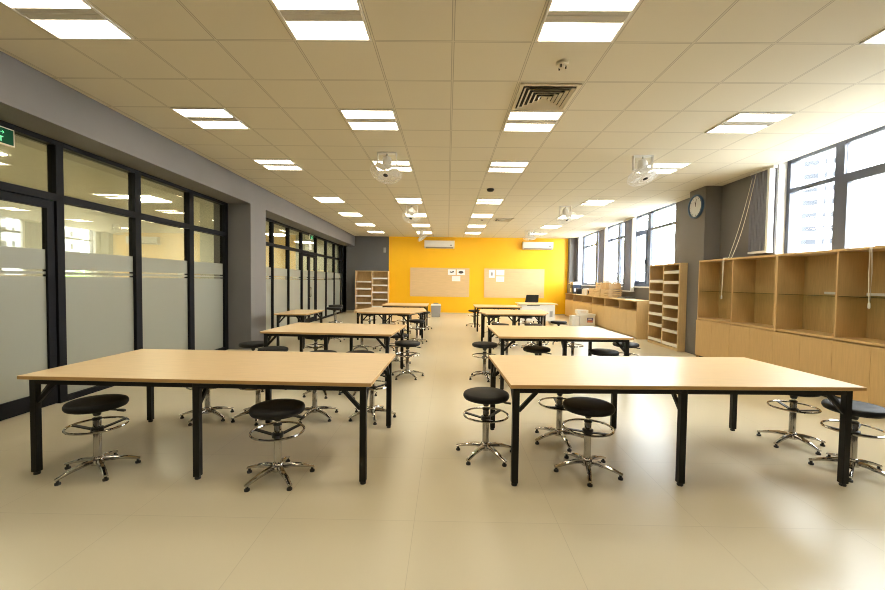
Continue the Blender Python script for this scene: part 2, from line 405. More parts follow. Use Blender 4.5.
def vent(x, y, label, s=.30):
    t = thing('air_vent', label, 'air vent', (x, y, H - .001), 0, 'ceiling air vents')
    MB().box(-s, s, -s, s, -.003, 0).build('backing', M_dark, t)
    f = MB()
    for a, b in ((-s, -s + .035), (s - .035, s)): f.box(a, b, -s, s, -.016, -.003).box(-s + .035, s - .035, a, b, -.016, -.003)
    f.build('frame', M_offw, t)
    for k in range(5):
        R = s - .05 - k * .046; w = .024; d = .008
        pts = [(-R, -R), (R, -R), (R, R), (-R, R)]; ri = R - w
        pin = [(-ri, -ri), (ri, -ri), (ri, ri), (-ri, ri)]
        v = [(x_, y_, -.026) for x_, y_ in pts] + [(x_, y_, -.006) for x_, y_ in pin] + [(x_, y_, -.029) for x_, y_ in pts] + [(x_, y_, -.009) for x_, y_ in pin]
        f = []
        for q in range(4):
            n = (q + 1) % 4; f += [(q, n, 4 + n, 4 + q), (8 + q, 8 + n, 12 + n, 12 + q), (q, n, 8 + n, 8 + q), (4 + q, 4 + n, 12 + n, 12 + q)]
        MB().add(v, f).build('louvre', M_offw, t)
    MB().box(-.03, .03, -.03, .03, -.012, -.004).build('core', M_offw, t)
vent(GX + 1.5 * TILE, GY + 1.5 * TILE, 'square cream air diffuser with concentric louvres in the near ceiling')
vent(1.72, 12.75, 'small air diffuser far down the ceiling near the yellow wall', .28)
def detector(x, y, r, m, label):
    t = thing('smoke_detector', label, 'smoke detector', (x, y, H))
    MB().lathe([(r * .95, 0), (r, -.012), (r * .9, -.028)], 24).build('base', m, t, smooth=True)
    MB().lathe([(r * .5, -.028), (r * .55, -.04), (r * .3, -.055)], 20).build('sensor_head', m, t, smooth=True)
    for k in range(3):
        a = k * 2 * PI / 3; MB().box(-.006, .006, -.004, .004, -.056, -.03, lambda x_, y_, z_, a=a: (x_ + r * .6 * math.cos(a), y_ + r * .6 * math.sin(a), z_)).build('vane', M_dark, t)
detector(.99, 3.66, .055, M_offw, 'cream round smoke detector on the near ceiling, ahead of the large vent')
detector(1.04, 12.66, .05, M_offw, 'small pale smoke detector far down the ceiling')
t = tag(MB().lathe([(.075, 0), (.08, -.02), (.06, -.05), (.03, -.06)], 24, None).build('dome_camera', M_plasblk, None, smooth=True), 'black dome fixture on the ceiling ahead of the fourth light row', 'ceiling fixture'); t.location = (.88, 8.58, H + .001)

def fan():
    t = thing('orbit_fan', '', 'fan')
    MB().box(-.15, .15, -.05, .05, -.012, 0).build('mount_plate', M_white, t, .003)
    b = MB(); b.box(-.15, -.135, -.03, .03, -.20, -.012).box(.135, .15, -.03, .03, -.20, -.012).box(-.15, .15, -.03, .03, -.215, -.20); b.build('bracket', M_white, t)
    MB().lathe([(.03, -.05), (.06, -.07), (.075, -.12), (.07, -.20), (.05, -.235)], 20).build('motor', M_white, t, smooth=True)
    MB().lathe([(.012, -.012), (.012, -.07)], 10).build('stem', M_strip, t, smooth=True)
    head = bpy.data.objects.new('fan_head', None); COL.objects.link(head); head.parent = t; head.location = (0, 0, -.24)
    c = MB()
    for R, z in ((.10, .0), (.17, -.008), (.225, -.03), (.245, -.065), (.225, -.10), (.17, -.118), (.10, -.125), (.05, -.127)): c.ring(R, .0032, z, 28, 5)
    for k in range(30):
        a = 2 * PI * k / 30; ca_, sa = math.cos(a), math.sin(a)
        c.tube([(R * ca_, R * sa, z) for R, z in ((.05, .005), (.10, 0), (.17, -.008), (.225, -.03), (.245, -.065), (.225, -.10), (.17, -.118), (.10, -.125), (.035, -.127))], .0024, 4)
    c.build('cage', M_white, head)
    for k in range(3):
        a = k * 2 * PI / 3; pts = []
        for u, w in ((.03, .03), (.10, .075), (.17, .085), (.205, .05)): pts.append((u, w))
        v = []
        for u, w in pts: v += [(u, -w, -.05), (u, w * .7, -.08), (u, w * .7, -.083), (u, -w, -.053)]
        f = [(0, 1, 2, 3), (12, 15, 14, 13)]
        for q in range(3):
            for e in range(4): f.append((4 * q + e, 4 * q + (e + 1) % 4, 4 * q + 4 + (e + 1) % 4, 4 * q + 4 + e))
        R = Matrix.Rotation(a, 4, 'Z'); MB().add([R @ Vector(x) for x in v], f).build('blade', M_slatw, head)
    MB().lathe([(.035, -.125), (.037, -.132), (.022, -.138)], 16).build('hub_badge', M_plasblk, head, smooth=True)
    return t
fproto = fan()
fans = [(-.95, 6.25, -28, 6, 'white caged orbit fan on the ceiling, nearest on the left side'), (2.96, 6.28, -24, -6, 'white caged orbit fan on the ceiling, nearest on the window side'),
        (-.95, 10.52, -22, 24, 'white caged ceiling fan tilted to the left, middle of the left line'), (2.99, 10.42, -24, 4, 'white caged ceiling fan in the middle of the window side line'),
        (-.99, 15.3, -30, -34, 'white caged ceiling fan in front of the left air conditioner'), (3.05, 15.2, -4, 2, 'white caged ceiling fan in front of the right air conditioner')]
for k, (x, y, rx, ry, lab) in enumerate(fans):
    f = fproto if k == 0 else copy_tree(fproto)
    f.location = (x, y, H); tag(f, lab, 'fan', 'orbit fans on the ceiling')
    for ch in f.children:
        if ch.name.startswith('fan_head'): ch.rotation_euler = (math.radians(rx), math.radians(ry), .3 * k)

# ------------------------------------------------------------------ back wall items
def aircon(x0, x1, z0, z1, label):
    t = thing('air_conditioner', label, 'air conditioner', (x0, YB, z0), 0, 'wall air conditioners'); w, h = x1 - x0, z1 - z0
    prof = [(.004, 0), (-.10, 0), (-.20, .06), (-.22, .12), (-.21, h), (.004, h)]
    v = [(0, y, z) for y, z in prof] + [(w, y, z) for y, z in prof]; n = len(prof)
    MB().add(v, [tuple(range(n)), tuple(range(2 * n - 1, n - 1, -1))] + [(i, (i + 1) % n, n + (i + 1) % n, n + i) for i in range(n)]).build('body', M_white, t, .008)
    MB().hexa([(.06, -.125, -.004), (w - .06, -.125, -.004), (w - .06, -.195, .04), (.06, -.195, .04), (.06, -.13, .004), (w - .06, -.13, .004), (w - .06, -.20, .052), (.06, -.20, .052)]).build('air_flap', M_bin, t)
    MB().box(w - .2, w - .11, -.232, -.224, .10, .15).build('display', M_bin, t)
aircon(-1.03, .29, 2.89, 3.22, 'white wall air conditioner above the left pinboard')
aircon(3.27, 4.60, 2.885, 3.21, 'white wall air conditioner above the right pinboard')
def pinboard(x0, x1, z0, z1, label):
    t = thing('pinboard', label, 'pinboard', (x0, YB, z0), 0, 'wooden pinboards'); w, h = x1 - x0, z1 - z0
    MB().box(0.03, w - .03, -.022, -.002, .03, h - .03).build('panel', M_board, t)
    MB().box(0, w, -.032, -.002, 0, .03).box(0, w, -.032, -.002, h - .03, h).box(0, .03, -.032, -.002, .03, h - .03).box(w - .03, w, -.032, -.002, .03, h - .03).build('frame', M_oakl, t)
pinboard(-1.65, .97, .76, 2.03, 'wooden pinboard with three white sheets at its upper right, left of centre')
pinboard(1.63, 4.28, .75, 2.03, 'wooden pinboard with three white sheets at its upper left, right of centre')
for x0, x1, z0, z1, k, lab in ((.02, .36, 1.73, 1.97, 1, 'white sheet with a dark print, upper left of three on the left pinboard'), (.42, .77, 1.73, 1.97, 2, 'white sheet with a dark oval print at the top right corner of the left pinboard'),
        (.20, .57, 1.45, 1.68, 0, 'plain white sheet below two printed sheets on the left pinboard'), (1.83, 2.09, 1.62, 1.97, 3, 'upright sheet with a small grey print at the left of the right pinboard'),
        (2.15, 2.51, 1.735, 1.97, 0, 'white landscape sheet, upper one of two on the right pinboard'), (2.15, 2.51, 1.45, 1.69, 4, 'white landscape sheet with faint lines, lower one on the right pinboard')):
    t = thing('paper_sheet', lab, 'paper', (x0, YB - .024, z0), 0, 'sheets on the pinboards'); w, h = x1 - x0, z1 - z0
    MB().box(0, w, -.003, 0, 0, h).build('sheet', M_paper, t)
    p = MB()
    if k == 1: p.box(.08, .14, -.005, -.003, .10, .15).box(.14, .2, -.005, -.003, .09, .13).box(.19, .26, -.005, -.003, .11, .17)
    elif k == 2: p.prism([(w / 2 + .11 * math.cos(a * PI / 8), .12 + .06 * math.sin(a * PI / 8)) for a in range(16)], .003, .005); bmesh.ops.rotate(p.bm, verts=p.bm.verts, matrix=Matrix.Rotation(PI / 2, 3, 'X'))
    elif k == 3: p.box(.09, .17, -.005, -.003, .10, .24)
    elif k == 4:
        for q in range(4): p.box(.06, .3, -.005, -.003, .05 + q * .04, .056 + q * .04)
    else: p.bm.free(); continue
    p.build('print', M_ink if k < 3 else M_bin, t)
t = tag(box('wall_switch', M_bin, None, -2.85, -2.74, YB - .02, YB, 2.68, 2.90, .004), 'small grey box high on the dark grey back wall', 'switch')

def pigeonhole(label, w, h, d, loc, rz, lips, m):
    # origin at the front left foot; x along the front, y into the depth
    t = thing('pigeonhole_shelf', label, 'shelf', loc, rz, 'pigeonhole shelves'); th = .03
    for x in (0, w / 2 - th / 2, w - th): MB().box(x, x + th, 0, d, 0, h).build('side_panel' if x != w / 2 - th / 2 else 'divider', m, t)
    MB().box(th, w / 2 - th / 2, 0, d, h - th, h).box(w / 2 + th / 2, w - th, 0, d, h - th, h).build('top', m, t)
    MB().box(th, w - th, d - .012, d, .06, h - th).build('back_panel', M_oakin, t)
    MB().box(th, w / 2 - th / 2, .01, d - .012, 0, .06).box(w / 2 + th / 2, w - th, .01, d - .012, 0, .06).build('plinth', m, t)
    for c in (0, 1):
        xa, xb = (th, w / 2 - th / 2) if c == 0 else (w / 2 + th / 2, w - th)
        for z in lips[c]:
            s = MB().box(xa, xb, .012, d - .012, z, z + .018).build('shelf_board', m, t)
            MB().box(xa, xb, -.002, .012, z - .005, z + .062).build('label_lip', M_lip, s)
pigeonhole('oak pigeonhole shelf with white shelf lips against the dark grey back wall', 1.45, 1.86, .33, (-4.03, 17.6, 0), 0, ([.09, .42, .73, 1.04, 1.35], [.27, .58, .89, 1.20, 1.50]), M_oakl)
# right-hand shelf stands with its back to the window wall: its front looks left
fx = lambda y, d: 5.1016 + .0319 * y + d
pigeonhole('oak pigeonhole shelf with white shelf lips between the oak low cabinet and the clock pillar', 1.38, 1.90, .44, (fx(10.06, -.43), 10.06, 0), -PI / 2 - math.atan(.0319), ([.09, .44, .70, .96, 1.22, 1.48], [.08, .37, .64, .91, 1.18, 1.45, 1.68]), M_oakl)

# low cabinet run with a row of open niches
def low_cabinet(y0, y1, label):
    t = thing('low_cabinet', label, 'cabinet', (fx(y1, -.51), y1, 0), -PI / 2 - math.atan(.0319), 'low oak cabinets'); w = y1 - y0; h = 1.0; d = .53; th = .022
    MB().box(0, w, -.01, d, h - .028, h).build('top', M_oakl, t)
    for x in (0, w - th): MB().box(x, x + th, 0, d, 0, h - .028).build('side_panel', M_oakl, t)
    MB().box(th, w - th, .004, d, .70, .72).build('niche_floor', M_oakl, t)
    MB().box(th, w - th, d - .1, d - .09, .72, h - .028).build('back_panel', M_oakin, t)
    MB().box(th, w - th, .05, d - .02, 0, .06).build('plinth', M_oak, t)
    for k in (1, 2): MB().box(k * w / 3 - th / 2, k * w / 3 + th / 2, .002, d - .1, .72, h - .028).build('divider', M_oakl, t)
    n = 6
    for k in range(n):
        a, b = th * .3 + k * (w - th * .6) / n, th * .3 + (k + 1) * (w - th * .6) / n
        MB().box(a + .0022, b - .0022, -.016, .002, .065, .70).build('door', M_oakl, t)
low_cabinet(10.52, 14.10, 'low oak cabinet with three open niches, next to the pigeonhole shelf')
low_cabinet(14.11, 17.66, 'low oak cabinet with three open niches, next to the yellow wall')

# tall display cabinets at the right
def display_cabinet(y1, label):
    w = 1.865; h = 1.907; d = .40; th = .022
    t = thing('display_cabinet', label, 'cabinet', (4.8721 + .0023 * y1, y1, 0), -PI / 2, 'oak display cabinets')
    MB().box(0, w, 0, d, h - .03, h).build('top', M_oak, t)
    for x in (0, w - th): MB().box(x, x + th, 0, d, 0, h - .03).build('side_panel', M_oak, t)
    MB().box(w / 2 - th / 2, w / 2 + th / 2, .002, d - .012, .80, h - .03).build('divider', M_oak, t)
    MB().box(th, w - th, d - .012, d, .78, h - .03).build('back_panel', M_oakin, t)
    MB().box(th, w - th, 0, d - .012, .772, .80).build('bay_floor', M_oak, t)
    for xa, xb in ((th, w / 2 - th / 2), (w / 2 + th / 2, w - th)):
        MB().box(xa, xb, .02, d - .012, 1.312, 1.320).build('glass_shelf', M_sglass, t)
    MB().box(th, w - th, .05, d - .02, 0, .07).build('plinth', M_plasblk, t)
    MB().box(th, w - th, .03, d - .02, .07, .772).build('carcass_core', M_oakin, t)
    for k in range(4):
        a, b = k * w / 4, (k + 1) * w / 4
        MB().box(a + .0022, b - .0022, -.018, 0, .075, .755).build('door', M_oak, t)
    return t
display_cabinet(7.94, 'tall oak display cabinet with two open bays, next to the clock pillar')
display_cabinet(6.07, 'tall oak display cabinet with two open bays, at the right edge')

# wall clock on the pillar
t = thing('wall_clock', 'round wall clock with a white face and navy rim on the grey pillar', 'clock', RW(-.28, 8.39, 3.035))
Rm = Matrix.Rotation(-PI / 2, 4, 'Y')
MB().lathe([(.235, 0), (.245, .02), (.24, .05), (.215, .055), (.205, .03), (.205, .0)], 40, Rm).build('rim', M_clkrim, t, smooth=True)
MB().lathe([(.208, .012), (.208, .028)], 40, Rm).build('face', M_clkface, t)
p = MB()
for k in range(12):
    a = k * PI / 6; r0, r1 = (.165, .19)
    p.bar((-.030, r0 * math.sin(a), r0 * math.cos(a)), (-.030, r1 * math.sin(a), r1 * math.cos(a)), .010, .003)
p.build('hour_marks', M_ink, t)
MB().bar((-.034, 0, 0), (-.034, .02, .10), .014, .003).build('hour_hand', M_ink, t)
MB().bar((-.038, 0, 0), (-.038, -.03, .15), .010, .003).build('minute_hand', M_ink, t)

# exit signs
def text_mesh(s, size, ext, m, parent, mtx, name='lettering'):
    cu = bpy.data.curves.new('txt', 'FONT'); cu.body = s; cu.size = size; cu.extrude = ext; cu.align_x = 'CENTER'; cu.align_y = 'CENTER'
    tmp = bpy.data.objects.new('txt', cu); COL.objects.link(tmp)
    dg = bpy.context.evaluated_depsgraph_get(); me = bpy.data.meshes.new_from_object(tmp.evaluated_get(dg))
    bpy.data.objects.remove(tmp); bpy.data.curves.remove(cu)
    me.transform(mtx); me.name = name; me.materials.clear(); me.materials.append(m)
    o = bpy.data.objects.new(name, me); COL.objects.link(o); o.parent = parent
    return o
def exit_sign(yc, zc, w, h, label):
    p = GW(-.055, yc, zc); t = thing('exit_sign', label, 'exit sign', p, 0, 'green exit signs')
    MB().box(0, .03, -w / 2, w / 2, -h / 2, h / 2).build('housing', M_offw, t, .003)
    q = .012
    MB().box(.03, .033, -w / 2 + q, w / 2 - q, -h / 2 + q, h / 2 - q).build('panel', M_green, t)
    # letters face +x and read along +y
    B = Matrix(((0, 0, 1, .0345), (1, 0, 0, 0), (0, 1, 0, 0), (0, 0, 0, 1)))
    text_mesh('EXIT', h * .42, .0012, M_greenlt, t, Matrix.Translation((0, 0, -h * .22)) @ B)
    g = MB(); u = h / 10
    def bar(a, b, wd): g.bar((.034, a[0] * u, a[1] * u + h * .18), (.034, b[0] * u, b[1] * u + h * .18), wd * u, .002)
    bar((0, 1.0), (-.4, -.4), .8); bar((-.4, -.4), (.9, -1.2), .5); bar((.9, -1.2), (.5, -2.2), .45); bar((-.4, -.4), (-1.2, -1.4), .5); bar((-1.2, -1.4), (-2.2, -1.2), .45)
    bar((0, .9), (1.2, .3), .4); bar((0, .9), (-1.0, .6), .4)
    hd = [Vector((.034, (.15 + .5 * math.cos(a * PI / 5)) * u, (1.75 + .5 * math.sin(a * PI / 5)) * u + h * .18)) for a in range(10)]
    g.add(hd, [tuple(range(10))])
    bar((2.6, 0), (4.6, 0), .4); bar((4.6, 0), (3.8, .8), .4); bar((4.6, 0), (3.8, -.8), .4)
    g.build('pictogram', M_greenlt, t)
exit_sign(3.84, 2.80, .36, .17, 'lit green exit sign with cream border at the top left edge')
exit_sign(13.38, 2.84, .36, .16, 'small green exit sign above the double glass door')
tag(MB().box(-.07, -.05, 13.15, 13.4, 2.42, 2.6, GW).build('door_sensor', M_white, None, .005), 'white box standing for light reflected under the far exit sign above the double door', 'sensor')  # white box modelled in place of a reflection in the glass

# ------------------------------------------------------------------ tables
T = .7257
def table(label, x, y, w, d, rz, lo=.05, ro=.03, mid=True, poly=None, legs=None, group='beech work tables'):
    t = thing('work_table', label, 'table', (x, y, 0), rz, group); tt = .027
    zt = T - tt; ap = .034; lw = .046
    if poly is None:
        poly = [(0, 0), (w, 0), (w, d), (0, d)]
    top = MB().prism(poly, zt, T).build('tabletop', M_beech, t, .002, seg=1)
    top.data.materials.append(M_beedge)
    for p in top.data.polygons:
        if abs(p.normal.z) < .5: p.material_index = 1
    f = MB()
    if legs is None:
        xs = [lo + lw / 2, w - ro - lw / 2]; ys = [.008 + lw / 2, d - .008 - lw / 2]
        legs = [(a, b) for a in xs for b in ys] + ([((xs[0] + xs[1]) / 2, b) for b in ys] if mid else [])
        for b in ys: f.box(xs[0] - lw / 2, xs[1] + lw / 2, b - .02, b + .02, zt - ap, zt - .0005)
        for a in xs + ([(xs[0] + xs[1]) / 2] if mid else []): f.box(a - .02, a + .02, ys[0] + .02, ys[1] - .02, zt - ap, zt - .0005)
        br = []
        for b in ys:
            br += [((xs[0], b), (1, 0)), ((xs[1], b), (-1, 0))]
            if mid: br += [((sum(xs) / 2, b), (0, 1 if b < d / 2 else -1))]
        for a in xs: br += [((a, ys[0]), (0, 1)), ((a, ys[1]), (0, -1))]
    else:
        n = len(legs)
        for i in range(n):
            f.bar((*legs[i], zt - ap / 2), (*legs[(i + 1) % n], zt - ap / 2), .04, ap - .001)
        br = []
        for i in range(n):
            for j in (i - 1, (i + 1) % n):
                v = Vector(legs[j]) - Vector(legs[i]); v.normalize(); br.append((legs[i], (v.x, v.y)))
    f.build('frame', M_black, t)
    for a, b in legs:
        l = MB().box(a - lw / 2, a + lw / 2, b - lw / 2, b + lw / 2, .02, zt - .0005).build('leg', M_black, t, .003, seg=1)
        MB().lathe([(.02, 0), (.022, .008), (.018, .02)], 12, Matrix.Translation((a, b, 0))).build('foot_cap', M_plasblk, l, smooth=True)
    for (a, b), (ux, uy) in br:
        MB().bar((a + ux * .02, b + uy * .02, zt - .165), (a + ux * .145, b + uy * .145, zt - .03), .022, .026).build('brace', M_black, t)
    return t
table('large beech work table nearest on the left, two stools in front of it', -3.0772, 2.8369, 2.555, 1.16, -.0208, .08, .035)
table('large beech work table nearest on the right, one corner stool in the aisle', .4526, 2.8007, 2.545, 1.14, .0342, .02, .09)
table('beech work table in the second row on the left, behind the nearest left table', -2.55, 5.46, 1.82, 1.22, -.06, .05, .04)
table('beech work table in the second row on the right, behind the nearest right table', .69, 5.31, 1.79, 1.36, .02, .03, .06)
hexL = [(0, 0), (1.17, -.10), (1.48, .80), (1.36, 1.72), (0, 1.72), (-.26, .65)]
table('angled beech table in the third row on the left', -1.98, 9.02, 1, 1, 0, poly=hexL, legs=[(.06, .06), (.60, .0), (1.11, -.02), (1.38, .80), (1.28, 1.62), (.06, 1.62), (-.16, .65)])
hexR = [(0, 0), (1.30, .06), (1.56, .72), (1.58, 1.5), (-.02, 1.5), (-.12, .70)]
table('angled beech table in the third row on the right', .89, 9.02, 1, 1, 0, poly=hexR, legs=[(.06, .06), (.64, .09), (1.25, .12), (1.46, .72), (1.48, 1.4), (.06, 1.4), (-.04, .70)])
table('farthest beech table on the left, near the grey bin', -1.92, 11.7, 1.34, 1.3, 0, .04, .04)
table('farthest beech table on the right, in front of the white desk', .82, 11.6, 1.32, 1.1, 0, .04, .04)
table('small table standing against the far glass partition', -3.59, 8.32, .68, 1.25, 0, .05, .05, mid=False)

# ------------------------------------------------------------------ stools
def stool():
    t = thing('drafting_stool', '', 'stool')
    MB().lathe([(.06, .470), (.165, .473), (.182, .480), (.190, .494), (.190, .508), (.184, .520), (.168, .527), (.05, .530)], 40).build('seat', M_pu, t, smooth=True)
    MB().box(-.07, .07, -.06, .06, .455, .472).lathe([(.022, .415), (.035, .455)], 16).build('seat_plate', M_plasblk, t)
    MB().bar((.03, -.02, .46), (.15, -.09, .455), .012, .010).bar((.13, -.078, .455), (.175, -.104, .450), .022, .012).build('lever', M_plasblk, t)
    MB().lathe([(.014, .36), (.014, .42)], 14).build('gas_rod', M_chrome, t, smooth=True)
    MB().lathe([(.027, .075), (.026, .375), (.023, .382)], 20).build('column', M_chrome, t, smooth=True)
    MB().lathe([(.030, .382), (.030, .396), (.020, .400)], 18).build('collar', M_plasblk, t, smooth=True)
    fr = MB().ring(.183, .0085, .338, 40, 8).build('foot_ring', M_chrome, t, smooth=True)
    MB().lathe([(.029, .290), (.040, .295), (.040, .325), (.029, .330)], 18).build('ring_hub', M_plasblk, fr, smooth=True)
    for k in range(3):
        a = k * 2 * PI / 3 + .5; MB().bar((.03 * math.cos(a), .03 * math.sin(a), .308), (.178 * math.cos(a), .178 * math.sin(a), .336), .026, .010).build('ring_spoke', M_plasblk, fr)
    MB().lathe([(.028, .045), (.042, .05), (.044, .085), (.036, .105), (.028, .11)], 20).build('hub', M_chrome, t, smooth=True)
    for k in range(5):
        a = k * 2 * PI / 5; ca_, sa = math.cos(a), math.sin(a)
        prof = [(.03, .080, .019, .030), (.09, .078, .018, .028), (.16, .066, .016, .022), (.215, .050, .015, .017), (.255, .038, .014, .012)]
        v = []
        for r, z, hw, th in prof:
            for sx, sz in ((-1, -.5), (1, -.5), (1, .15), (.55, .5), (-.55, .5), (-1, .15)):
                v.append((r * ca_ - sx * hw * sa, r * sa + sx * hw * ca_, z + sz * th))
        f = [(5, 4, 3, 2, 1, 0), tuple(range(24, 30))]
        for q in range(4):
            for e in range(6): f.append((6 * q + e, 6 * q + (e + 1) % 6, 6 * q + 6 + (e + 1) % 6, 6 * q + 6 + e))
        l = MB().add(v, f).build('leg', M_chrome, t, smooth=True)
        MB().lathe([(.018, 0), (.019, .006), (.018, .014), (.010, .018), (.009, .034)], 14, Matrix.Translation((.240 * ca_, .240 * sa, 0))).build('glide', M_plasblk, l, smooth=True)
    return t
sproto = stool()
ST = [  # x, y, leg angle, label
    (-2.59, 2.94, 33, 'black round stool under the left front corner of the nearest left table'),
    (-1.22, 2.89, 23, 'black round stool in front of the nearest left table, right of its middle leg'),
    (-2.47, 4.12, 47, 'stool behind the nearest left table, leftmost of four with seats hidden by the top'),
    (-1.95, 4.14, 3, 'stool behind the nearest left table, second from the left'),
    (-1.38, 4.20, 37, 'stool behind the nearest left table, third from the left'),
    (-.78, 4.22, 0, 'stool behind the right end of the nearest left table, footring showing past its edge'),
    (.335, 3.33, 15, 'black stool standing in the aisle at the left end of the nearest right table'),
    (1.09, 3.07, 40, 'black round stool in front of the nearest right table, left of its middle leg'),
    (1.04, 3.67, 60, 'stool tucked under the left half of the nearest right table'),
    (3.17, 3.69, 60, 'stool at the right end of the nearest right table, seat hidden behind the tabletop'),
    (3.17, 3.14, 7, 'stool with bluish sheen on its seat at the right edge, beside the near right table'),
    (-2.78, 5.75, 0, 'stool at the left end of the second row left table, beside the grey column'),
    (-2.305, 5.32, 45, 'stool in front of the second row left table, beside its left leg'),
    (-1.57, 5.06, 10, 'stool in front of the second row left table, only the top of its seat showing'),
    (-1.10, 5.08, 50, 'stool in front of the second row left table, nearest to its right leg'),
    (-.585, 6.03, 18, 'black stool in the aisle at the right end of the second row left table'),
    (-.86, 6.92, 20, 'stool half hidden behind the right back leg of the second row left table'),
    (-2.17, 6.65, 20, 'stool behind the second row left table, in front of the glass double door'),
    (-1.75, 8.30, 20, 'stool in front of the angled left table, left one of two'),
    (-1.26, 8.42, 30, 'stool in front of the angled left table, right one of two'),
    (-.70, 9.45, 20, 'stool at the right end of the angled left table'),
    (-2.15, 11.2, 20, 'stool between the angled left table and the farthest left table, at the left'),
    (-1.20, 11.15, 40, 'stool between the angled left table and the farthest left table, at the right'),
    (-.69, 12.1, 20, 'stool at the aisle end of the farthest left table'),
    (-1.85, 13.4, 20, 'stool behind the farthest left table, left one of two'),
    (-1.20, 13.4, 60, 'stool behind the farthest left table, right one of two'),
    (.572, 6.02, 63, 'black stool in the aisle at the left end of the second row right table'),
    (1.27, 5.68, 10, 'stool in front of the second row right table, toward its left leg'),
    (2.15, 5.51, 30, 'stool in front of the second row right table, toward its right leg'),
    (2.77, 6.25, 15, 'stool at the window end of the second row right table'),
    (1.07, 7.14, 205, 'stool behind the second row right table, leftmost of three'),
    (1.65, 7.30, 200, 'stool behind the second row right table, middle of three'),
    (2.23, 7.14, 192, 'stool behind the second row right table, rightmost of three'),
    (1.17, 8.80, 10, 'stool in front of the angled right table, left one of two'),
    (1.90, 8.85, 30, 'stool in front of the angled right table, right one of two'),
    (2.66, 9.62, 10, 'stool at the window end of the angled right table'),
    (1.26, 11.05, 20, 'stool behind the angled right table, left one of two'),
    (2.15, 11.05, 50, 'stool behind the angled right table, right one of two'),
    (.88, 13.1, 30, 'stool behind the left end of the farthest right table'),
]
for k, (x, y, a, lab) in enumerate(ST):
    s = sproto if k == 0 else copy_tree(sproto)
    s.location = (x, y, 0); s.rotation_euler = (0, 0, math.radians(a)); tag(s, lab, 'stool', 'round drafting stools')
# two stools wound up high by the glass partition
def tall_stool(x, y, lab, up=.27):
    s = copy_tree(sproto); s.location = (x, y, 0); tag(s, lab, 'stool', 'round drafting stools')
    for c in s.children:
        n = c.name.split('.')[0]
        if n in ('seat', 'seat_plate', 'lever'): c.location.z = up
        if n == 'gas_rod': c.scale.z = 1 + up / .06; c.location.z = -.36 * up / .06
    return s
tall_stool(-2.66, 9.5, 'stool raised high beside the small table at the far glass partition')
tall_stool(-2.90, 10.5, 'stool raised high farther along the far glass partition', .26)

# ------------------------------------------------------------------ teacher's desk, chair, bin
t = thing('teacher_desk', 'white desk with a pale wooden top in front of the right pinboard', 'desk', (2.44, 13.62, 0), 0)
MB().box(-.02, 1.28, -.03, .78, .70, .728).build('desktop', M_beech, t, .003)
MB().box(.08, 1.16, .01, .03, .14, .70).build('modesty_panel', M_white, t)
MB().box(.05, .08, 0, .72, 0, .70).build('side_panel', M_white, t); MB().box(1.16, 1.19, 0, .72, 0, .70).build('side_panel', M_white, t)
g = MB()
for k in range(5): g.box(1.02 + .02 * k, 1.032 + .02 * k, .004, .01, .28, .48)
g.build('vent_grille', M_bin, t)
MB().box(.25, .68, .0, .01, .655, .675).build('cable_slot', M_plasblk, t)
t = thing('office_chair', 'black office chair behind the white desk', 'chair', (3.02, 14.75, 0), 0)
MB().hexa([(-.24, -.20, .46), (.24, -.20, .46), (.24, .22, .46), (-.24, .22, .46), (-.23, -.19, .53), (.23, -.19, .53), (.23, .21, .53), (-.23, .21, .53)]).build('seat', M_pu, t, .02)
MB().hexa([(-.25, -.24, .60), (.25, -.24, .60), (.25, -.19, .60), (-.25, -.19, .60), (-.19, -.30, 1.0), (.25, -.30, 1.0), (.25, -.26, 1.0), (-.19, -.26, 1.0)]).build('backrest', M_pu, t, .018)
MB().bar((0, -.1, .46), (0, -.235, .62), .05, .02).build('back_support', M_plasblk, t)
MB().lathe([(.025, .08), (.025, .46)], 14).build('column', M_plasblk, t, smooth=True)
for k in range(5):
    a = k * 2 * PI / 5
    l = MB().bar((.02 * math.cos(a), .02 * math.sin(a), .09), (.29 * math.cos(a), .29 * math.sin(a), .065), .04, .025).build('leg', M_plasblk, t)
    MB().lathe([(.018, 0), (.026, .02), (.018, .055)], 10, Matrix.Translation((.28 * math.cos(a), .28 * math.sin(a), 0))).build('caster', M_plasblk, l, smooth=True)
t = thing('waste_bin', 'grey waste bin with a white lid standing by the yellow wall', 'bin', (-.45, 16.3, 0), 0)
MB().hexa([(-.17, -.13, 0), (.17, -.13, 0), (.17, .13, 0), (-.17, .13, 0), (-.2, -.16, .46), (.2, -.16, .46), (.2, .16, .46), (-.2, .16, .46)]).build('body', M_bin, t, .01)
MB().hexa([(-.21, -.17, .461), (.21, -.17, .461), (.21, .17, .461), (-.21, .17, .461), (-.19, -.15, .52), (.19, -.15, .52), (.19, .15, .52), (-.19, .15, .52)]).build('lid', M_white, t, .01)
MB().box(-.1, .1, -.05, .05, .521, .56).build('flap', M_bin, t, .004)

